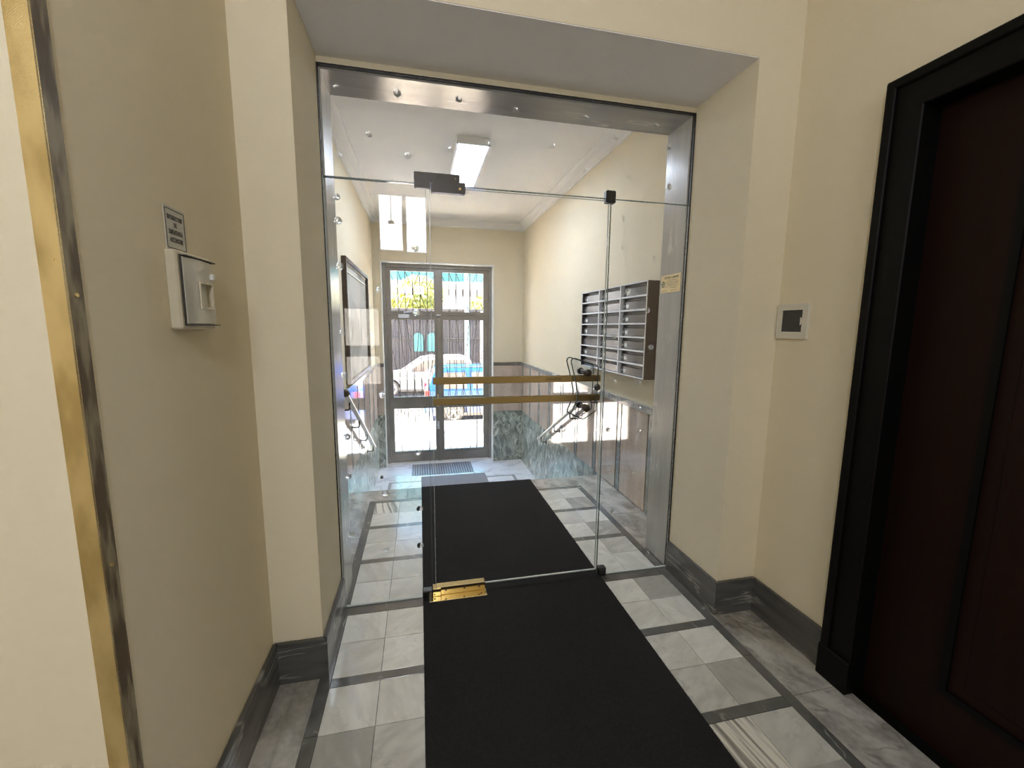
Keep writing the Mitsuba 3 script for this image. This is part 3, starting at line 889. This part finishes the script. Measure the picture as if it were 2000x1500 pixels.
# ------------------------------------------------------------------ things on the hall's walls
# no smoking sign on the right side of the lining
ns = thing('no_smoking_sign', 'small yellow no smoking sign on the right side of the marble lining', 'sign')
SX = XSR - .0125
add('plate', bx(SX - .002, SX + .001, 2.143, 2.337, 1.662, 1.764, .0005), 'sticker_yellow', ns)
add('lettering', text_on('VIETATO FUMARE', .012, '-x', (SX - .002, 2.232, 1.748), width=.145), 'bronze_text', ns)
ring = Point(0, 0).buffer(.018).difference(Point(0, 0).buffer(.0135)).union(sbox(-.003, -.008, .003, .009)).union(sbox(-.012, -.0016, .012, .0016))
rm = cat([extr(q, .0006) for q in getattr(ring, 'geoms', [ring])])
add('emblem', place(rm, '-x', (SX - .002, 2.311, 1.712)), 'dark_text', ns, label='round dark emblem')
fine = []
for i, (w, o) in enumerate(((.10, 0), (.13, 0), (.13, 0), (.115, .004), (.13, 0), (.07, .02))):
    z = 1.732 - i * .0088
    fine.append(bx(SX - .0026, SX - .001, 2.222 - w / 2 - o, 2.222 + w / 2 - o, z - .0010, z + .0010))
fine.append(bx(SX - .0026, SX - .001, 2.275, 2.325, 1.672, 1.674)); fine.append(bx(SX - .0026, SX - .001, 2.155, 2.235, 1.671, 1.673))
add('fine_print', cat(fine), 'bronze_text', ns)

# lift notice and switch box on the left wall
sg = thing('paper_notice', 'small white paper notice with dark lines of lettering above the switch box', 'notice')
add('sheet', bx(XNL - .001, XNL + .0015, 1.216, 1.309, 1.634, 1.740), 'paper', sg)
ring = sbox(1.220, 1.639, 1.305, 1.735).difference(sbox(1.2215, 1.6405, 1.3035, 1.7335))
add('border_line', place(extr(ring, .0006), '+x', (XNL + .0015, 0, 0)), 'dark_text', sg)
for s, z, w in (('INTERRUTTORE', 1.715, .068), ('DI', 1.698, .011), ('EMERGENZA', 1.680, .060), ('ASCENSORE', 1.661, .058)):
    add('lettering', text_on(s, .0105, '+x', (XNL + .0015, 1.262, z), width=w), 'dark_text', sg)
sb = thing('switch_box', 'cream plastic switch box with a curved glossy cover and small window on the left wall', 'switch box')
add('back_box', bx(XNL, XNL + .027, 1.199, 1.372, 1.437, 1.632, .004), 'plastic_cream', sb)
cv = [(1.214 + .150 * t, .029 + .012 * math.sin(math.pi * (t * .8 + .1)) ** .8) for t in np.linspace(0, 1, 14)]
cp = Polygon([(1.214, .022)] + cv + [(1.364, .022)])
cm_ = extr(cp, .165)
hole = bx(XNL + .0, XNL + .12, 1.272, 1.334, 1.495, 1.558)
Mx = np.array([[0, 1, 0, XNL], [1, 0, 0, 0], [0, 0, 1, 1.452], [0, 0, 0, 1.0]])
cm_.apply_transform(Mx); cm_.invert()


def man(m): return m3.Manifold(m3.Mesh(np.asarray(m.vertices, np.float32), np.asarray(m.faces, np.uint32)))


def tri(m):
    q = m.to_mesh(); return trimesh.Trimesh(q.vert_properties[:, :3], q.tri_verts, process=False)


cover = tri(man(cm_) - man(hole))
add('cover', cover, 'plastic_clear', sb, smooth=30, label='glossy curved cover')
add('window_rim', place(extr(sbox(1.268, 1.491, 1.338, 1.562).difference(sbox(1.273, 1.496, 1.333, 1.557)), .016), '+x', (XNL + .0275, 0, 0)), 'plastic_cream', sb)
add('window_back', bx(XNL + .0272, XNL + .029, 1.273, 1.333, 1.496, 1.557), 'label_white', sb)
for z in (1.448, 1.620):
    add('hinge_line', bx(XNL + .0272, XNL + .0425, 1.212, 1.366, z - .0012, z + .0012), 'dark_text', sb)
add('latch', bx(XNL + .036, XNL + .047, 1.334, 1.346, 1.572, 1.588, .001), 'label_white', sb)
add('hinge_pin', cyl((XNL + .029, 1.212, 1.448), (XNL + .029, 1.212, 1.622), .0022, 8), 'dark_text', sb)

# grey switch with white frame on the right wall
sw = thing('wall_switch', 'white framed flush box with a dark grey window on the right wall by the pilaster', 'switch')
ring = rrect(.160, .158, .006).difference(sbox(.026, .032, .134, .130))
add('frame', place(extr(ring, .012), '-x', (XNR, 1.686, 1.409)), 'plastic_white', sw)
add('window', bx(XNR - .007, XNR, 1.686 - .135, 1.686 - .025, 1.440, 1.540, .001), 'switch_grey', sw)
add('thumb_notch', place(extr(Polygon([(0, .018), (.008, .012), (.010, 0), (.008, -.012), (0, -.018)]), .005), '-x', (XNR - .0065, 1.562, 1.488)), 'plastic_white', sw)

# brass corner guard on the pier
cg = thing('corner_guard', 'tarnished brass angle strip guarding the corner of the pier at the left', 'corner guard')
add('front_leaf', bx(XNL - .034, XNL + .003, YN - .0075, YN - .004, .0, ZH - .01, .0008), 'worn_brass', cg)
add('side_leaf', bx(XNL, XNL + .003, YN - .0075, YN + .030, .0, ZH - .01, .0008), 'worn_shaded_brass', cg)  # coloured darker than the front leaf, for the shade on this side
for z in (.45, .98, 1.5, 2.05, 2.6):
    add('screw', cyl((XNL + .002, YN + .012, z), (XNL + .005, YN + .012, z), .004, 10), 'worn_brass', cg, smooth=40)
    add('screw', cyl((XNL - .012, YN - .0072, z + .06), (XNL - .012, YN - .0085, z + .06), .0035, 10), 'worn_brass', cg, smooth=40)

# ------------------------------------------------------------------ dark wooden door on the right
d2 = thing('door_2', 'dark mahogany panelled door in a black wooden casing on the right wall', None, kind='structure')
px = XNR - .035
add('casing_upright', cat([bx(px, XNR + .10, DY1 - .005, 1.275, 0, DZ + .11, .004), bx(px - .012, XNR, 1.245, 1.278, 0, DZ + .112, .004), bx(px - .014, XNR, 1.155, 1.284, 0, .14, .005)]), 'ebony_wood', d2)
add('casing_upright', bx(px, XNR + .10, DY0 - .11, DY0 + .005, 0, DZ + .11, .004), 'ebony_wood', d2)
add('casing_head', cat([bx(px, XNR + .10, DY0 - .11, 1.275, DZ - .005, DZ + .11, .004), bx(px - .012, XNR, DY0 - .11, 1.278, DZ + .082, DZ + .114, .004)]), 'ebony_wood', d2)
add('threshold', bx(XNR, XNR + .3, DY0 - .1, DY1 + .1, -.08, .001), 'ebony_wood', d2)
lf2 = add('leaf', bx(XNR + .05, XNR + .095, DY0 + .005, DY1 - .005, .003, DZ - .005), 'mahogany', d2)
for z0, z1 in ((.22, 1.97),):
    y0, y1 = DY0 + .17, .93
    ring = sbox(y0, z0, y1, z1).difference(sbox(y0 + .022, z0 + .022, y1 - .022, z1 - .022))
    add('panel_moulding', place(extr(ring, .012), '-x', (XNR + .052, 0, 0)).apply_transform(np.array([[1, 0, 0, 0], [0, -1, 0, 0], [0, 0, 1, 0], [0, 0, 0, 1.0]])), 'ebony_wood', lf2)
    add('raised_panel', bx(XNR + .044, XNR + .06, y0 + .06, y1 - .06, z0 + .06, z1 - .06, .008), 'mahogany', lf2)
add('handle', cat([cyl((XNR + .05, .12, 1.02), (XNR + .0, .12, 1.02), .010), tube([(XNR + .0, .12, 1.02), (XNR - .005, .14, 1.02), (XNR - .005, .23, 1.02)], .009, 10)]), 'polished_brass', d2, smooth=40)

# ------------------------------------------------------------------ the street
ZR = -.95
struct('pavement', bx(-9, 9, YB + .30, 10.42, ZR - .2, ZR + .012), 'pavement', 'sunlit pale pavement outside the street door')
struct('kerb', bx(-9, 9, 10.42, 10.56, ZR - .2, ZR + .012, .01), 'kerb_stone', 'stone kerb at the edge of the pavement')
struct('road', bx(-30, 30, 10.56, 60, ZR - .2, ZR - .10), 'asphalt', 'grey asphalt street with parked cars')
add_f = bx(-9, XWL - .2, YB + .2, YB + .42, ZR, 4.2)
struct('wall_facade', cat([bx(-9, XWL - .2, YB + .2, YB + .42, ZR - .1, 4.0), bx(XWR + .2, 9, YB + .2, YB + .42, ZR - .1, 4.0), bx(-9, 9, YB + .2, YB + .42, ZC + .1, 4.2)]), 'cream_paint', 'street facade of the building around the door')
ZRD = ZR - .10


def wheel(x, y, z, r, s):
    w = .19
    t = trimesh.creation.torus(r - .062, .062, major_sections=28, minor_sections=10)
    t.apply_scale([1, 1, 1.5])
    t.apply_transform(trimesh.transformations.rotation_matrix(math.pi / 2, [1, 0, 0]))
    t.apply_translation([x, y, z])
    rim_ = [cyl((x, y - s * .02, z), (x, y + s * .05, z), r * .62, 26)]
    sp = []
    for k in range(5):
        a = 2 * math.pi * k / 5 + .3
        sp.append(cyl((x, y + s * .055, z), (x + .62 * r * math.cos(a), y + s * .06, z + .62 * r * math.sin(a)), .026, 8))
    rg = tube([(x + .64 * r * math.cos(q), y + s * .06, z + .64 * r * math.sin(q)) for q in np.linspace(0, 2 * math.pi, 25)[:-1]], .022, 8, closed=True)
    hub = cyl((x, y + s * .05, z), (x, y + s * .075, z), .05, 14)
    return t, rim_[0], cat(sp + [rg, hub])


def make_car(x0, y0, flip, paint, label, length, height, width, rear_lamp=True):
    """y0: the side towards us; the tail at x0"""
    k = thing('parked_car', label, 'car')
    f = -1 if flip else 1
    X = lambda u: x0 + f * u
    z0 = ZRD + .18
    r = .30
    sill, belt = z0 + .02, ZRD + height * .60
    side = Polygon([(0.05, sill), (0, sill + .2), (.02, belt - .1), (.10, belt), (length * .72, belt - .02), (length * .95, belt - .14), (length, belt - .32), (length - .03, sill + .05), (length - .1, sill)]).buffer(-.05).buffer(.05, quad_segs=5)
    wx = (.72, length - .80)
    for w in wx:
        side = side.difference(Point(w, ZRD + r).buffer(r + .05, quad_segs=10))
    body = extr(side, width)
    body.apply_transform(np.array([[f, 0, 0, x0], [0, 0, 1, y0], [0, 1, 0, 0], [0, 0, 0, 1.0]]))
    if f > 0: body.invert()
    add('body', body, paint, k, smooth=35)
    zr = ZRD + height
    e = .13
    cab = hull([(X(u), y, z) for u, z, ins in ((.06, belt - .01, .02), (length * .72, belt - .03, .02), (.28, zr - .03, e), (.45, zr, e + .08), (length * .42, zr, e + .08), (length * .52, zr - .05, e)) for y in (y0 + ins, y0 + width - ins)])
    add('cabin', cab, paint, k, smooth=25)
    # side glass, following the lean of the cabin
    for ins, out in ((.02, -1), (width - .02, 1)):
        for a, b, c, d in ((.32, .42, length * .30, length * .29), (length * .32, length * .31, length * .64, length * .49)):
            def sp(u, z):
                t = (z - belt) / (zr - belt)
                return (X(u), (y0 + .02 + t * (e - .02) - .004) if out < 0 else (y0 + width - .02 - t * (e - .02) + .004), z)
            q = [sp(a + .06, belt + .05), sp(c - .02, belt + .05), sp(d - .03, zr - .10), sp(b + .06, zr - .10)]
            q2 = [(p[0], p[1] - out * .03, p[2]) for p in q]
            add('side_window', hull(q + q2), 'car_glass', k)
    add('rear_window', hull([(X(u), y, z) for u, z in ((.075, belt + .06), (.255, zr - .08), (.13, belt + .06), (.31, zr - .08)) for y in (y0 + .2, y0 + width - .2)]), 'car_glass', k)
    add('windscreen', hull([(X(u), y, z) for u, z in ((length * .70, belt + .03), (length * .53, zr - .08), (length * .68, belt + .02), (length * .5, zr - .09)) for y in (y0 + .2, y0 + width - .2)]), 'car_glass', k)
    for yy in (y0 + e + .07, y0 + width - e - .07):
        add('roof_rail', tube([(X(.45), yy, zr - .01), (X(.52), yy, zr + .025), (X(length * .42), yy, zr + .02), (X(length * .47), yy, zr - .015)], .012, 8), 'car_black', k, smooth=40)
    for yy, s in ((y0 + .09, -1), (y0 + width - .09, 1)):
        for w in wx:
            ty, ri, spk = wheel(X(w), yy, ZRD + r, r, s)
            wk = add('wheel', ty, 'tyre', k, smooth=40)
            add('rim', ri, 'car_black', wk, smooth=40); add('spokes', spk, 'alloy', wk, smooth=40)
    add('sill', bx(X(.9), X(length - 1.1), y0 - .006, y0 + .05, z0, z0 + .09, .01), 'car_black', k)
    add('bumper', bx(X(-.03), X(.16), y0 + .01, y0 + width - .01, sill + .08, sill + .30, .03), paint, k)
    add('bumper', bx(X(length - .14), X(length + .03), y0 + .01, y0 + width - .01, sill + .03, sill + .25, .03), paint, k)
    for yy in (y0 - .004, y0 + width - .13):
        add('tail_lamp', bx(X(-.012), X(.13), yy, yy + .134, belt - .22, belt + .02, .015), 'tail_red', k)
        add('head_lamp', bx(X(length - .22), X(length - .01), yy + .02, yy + .124, belt - .36, belt - .24, .015), 'lamp_clear', k)
    add('door_handle', bx(X(length * .36), X(length * .36 + .16), y0 - .018, y0 + .01, belt - .13, belt - .10, .006), paint, k)
    for u in (.30, .65):
        add('door_seam', bx(X(length * u - .004), X(length * u + .004), y0 - .0015, y0 + .01, sill + .06, belt - .02), 'car_black', k)
    add('mirror', hull([(X(length * .60 + a), y0 - .16 + b, belt + c) for a in (0, .07) for b in (0, .17) for c in (.0, .11)]), paint, k)
    return k


make_car(.10, 10.72, False, 'car_blue', 'bright blue hatchback parked at the kerb outside the street door', 3.7, 1.42, 1.62)
make_car(2.05, 15.15, True, 'car_white', 'white car parked across the street behind the blue one', 3.9, 1.40, 1.65)


def scooter(x, y, m, label, s=1):
    k = thing('parked_scooter', label, 'scooter')
    z, r = ZRD, .22
    for u in (0, 1.25):
        t = trimesh.creation.torus(r, .05, major_sections=24, minor_sections=8)
        t.apply_transform(trimesh.transformations.rotation_matrix(math.pi / 2, [1, 0, 0])); t.apply_translation([x + s * u, y, z + r + .05])
        add('wheel', t, 'tyre', k, smooth=40)
    add('tail_body', hull([(x + s * a, y + b, z + c) for a, b, c in ((-.28, -.10, .62), (-.28, .10, .62), (.35, -.14, .35), (.35, .14, .35), (.42, -.12, .72), (.42, .12, .72), (-.1, -.1, .32), (-.1, .1, .32))]), m, k, smooth=30)
    add('seat', hull([(x + s * a, y + b, z + c) for a, b, c in ((-.3, -.11, .72), (-.3, .11, .72), (.42, -.11, .72), (.42, .11, .72), (-.25, -.09, .82), (-.25, .09, .82), (.38, -.09, .78), (.38, .09, .78))]), 'car_black', k)
    add('footboard', bx(x + s * .3, x + s * .95, y - .14, y + .14, z + .26, z + .34, .02), m, k)
    add('leg_shield', hull([(x + s * a, y + b, z + c) for a, b, c in ((.90, -.16, .30), (.90, .16, .30), (1.0, -.16, .34), (1.0, .16, .34), (.98, -.14, .92), (.98, .14, .92), (1.06, -.10, .92), (1.06, .10, .92))]), m, k, smooth=30)
    add('front_fork', cyl((x + s * 1.25, y, z + .27), (x + s * 1.0, y, z + .95), .03), 'alloy', k, smooth=40)
    add('handlebar', tube([(x + s * .92, y - .36, z + 1.05), (x + s * .98, y - .15, z + 1.0), (x + s * .98, y + .15, z + 1.0), (x + s * .92, y + .36, z + 1.05)], .02, 8), 'car_black', k, smooth=40)
    for b in (-.30, .30):
        add('mirror', cat([tube([(x + s * .95, y + b, z + 1.03), (x + s * .93, y + b * 1.2, z + 1.22)], .008, 6), ball((x + s * .93, y + b * 1.2, z + 1.26), .07, 2, (1, 1, 1))]), 'car_black', k, smooth=40)
    add('windshield', hull([(x + s * a, y + b, z + c) for a, b, c in ((1.05, -.16, .95), (1.05, .16, .95), (.90, -.14, 1.40), (.90, .14, 1.40), (.91, -.14, 1.40), (.91, .14, 1.40), (1.06, -.16, .95), (1.06, .16, .95))]), 'clear_sheet', k)
    return k


scooter(.75, 17.9, 'scooter_grey', 'grey scooter parked before the fence, left of the lamp post', 1)
scooter(2.75, 17.9, 'scooter_red', 'dark red scooter parked before the fence, right of the lamp post', 1)

# fence across the street
fe = thing('railing_fence', 'tall grey railing fence of close upright bars across the street', 'fence')
FY, FZ0, FZ1 = 19.0, ZRD, 2.12
add('top_rail', bx(-6, 8, FY - .05, FY + .05, FZ1, FZ1 + .11, .01), 'fence_grey', fe)
for z in (FZ0 + .2, .9, 1.75):
    add('rail', bx(-6, 8, FY - .025, FY + .025, z, z + .05), 'fence_grey', fe)
barp = shape(bx(-.019, .019, FY - .012, FY + .012, FZ0, FZ1), 'fence_grey')
for i in range(106):
    k = free(fe + '__bar')
    scene[k] = {**barp, 'to_world': T().translate([-5.9 + i * .13, 0, 0])}
for i in range(7):
    add('post', bx(-5.5 + i * 2.05, -5.38 + i * 2.05, FY - .06, FY + .06, FZ0, FZ1 + .05, .01), 'house_white', fe)
add('screen_mesh', bx(-6, 8, FY + .05, FY + .06, FZ0 + .2, FZ1), 'fence_mesh', fe)
for x in (-.28, .32):
    a = Polygon([(0, 0), (.42, 0), (.42, .62)] + [(.21 + .21 * math.cos(t), .62 + .2 * math.sin(t)) for t in np.linspace(0, math.pi, 10)] + [(0, .62)])
    add('arched_panel', place(extr(a, .02), '-y', (x, FY - .02, .35)), 'gate_teal', fe)
struct('wall_across', bx(-14, 18, 24, 24.4, ZRD, 3.95), 'house_white', 'sunlit white wall behind the fence across the street')
hs = thing('house_across', 'building with a pale teal front behind the white wall across the street', 'building')
add('wall', bx(-14, 18, 27, 33, ZRD, 11), 'teal_sheet', hs)
for i in range(9):
    for j in range(2):
        x, z = -9 + i * 2.6, 4.1 + j * 3.2
        w_ = add('window', bx(x, x + 1.2, 26.96, 27.02, z, z + 1.7), 'gate_teal', hs)
add('eaves', bx(-14.3, 18.3, 26.5, 33.3, 11, 11.25), 'house_white', hs)
lpz = thing('lamp_post', 'pale teal lamp post standing in front of the fence', 'lamp post')
add('pole', tube([(1.89, 17.1, ZRD), (1.89, 17.1, 0.2), (1.89, 17.1, .25), (1.89, 17.1, 6.5)], [.13, .13, .105, .09], 16), 'teal_paint', lpz, smooth=40)
add('base', cyl((1.89, 17.1, ZRD), (1.89, 17.1, ZRD + .35), .17, 16), 'teal_paint', lpz, smooth=40)
add('arm', tube([(1.89, 17.1, 6.4), (1.88, 17.4, 6.8), (1.88, 17.8, 6.9)], .05, 10), 'teal_paint', lpz, smooth=40)
add('head', bx(1.76, 2.0, 17.75, 18.3, 6.83, 6.97, .04), 'alloy', lpz)


def bush(name, c, R, n, label, seed, trunk):
    r = np.random.default_rng(seed)
    k = thing(name, label, 'bush')
    d = r.normal(size=(n, 3)); d /= np.linalg.norm(d, axis=1, keepdims=True)
    rad = .55 + .45 * r.random((n, 1)) ** .6
    bump_ = .75 + .5 * meshkit.fbm(d * 2.2 + seed, 3, seed)[:, None]
    P = np.array(c) + d * rad * bump_ * np.array(R)
    s = .09 + .09 * r.random((n, 1))
    a = r.normal(size=(n, 3)); a /= np.linalg.norm(a, axis=1, keepdims=True)
    b = np.cross(a, r.normal(size=(n, 3))); b /= np.linalg.norm(b, axis=1, keepdims=True)
    V = np.stack([P - a * s, P + b * s * .45, P + a * s, P - b * s * .45], 1).reshape(-1, 3)
    i = np.arange(n)[:, None] * 4
    F = np.concatenate([i + [0, 1, 2], i + [0, 2, 3]])
    fo = add('foliage', trimesh.Trimesh(V, F, process=False), 'leaf', k)
    lab(fo, kind='stuff')
    x, y, z = c
    add('trunk', tube([(x, y, trunk), (x + .1, y, z - R[2] * .5), (x - .1, y, z)], [.11, .08, .05], 8), 'bark', k, smooth=40)


bush('bush', (.05, 21.0, 2.95), (1.15, .9, .85), 2600, 'yellow-green bush rising above the fence at its middle', 3, ZRD)
bush('bush', (-1.35, 22.6, 2.45), (.75, .8, .9), 1500, 'sparser pale bush behind the fence at the left of the street view', 5, ZRD)
bush('bush', (3.1, 21.2, 2.35), (.75, .8, .8), 1300, 'small pale bush behind the fence right of the lamp post', 8, ZRD)
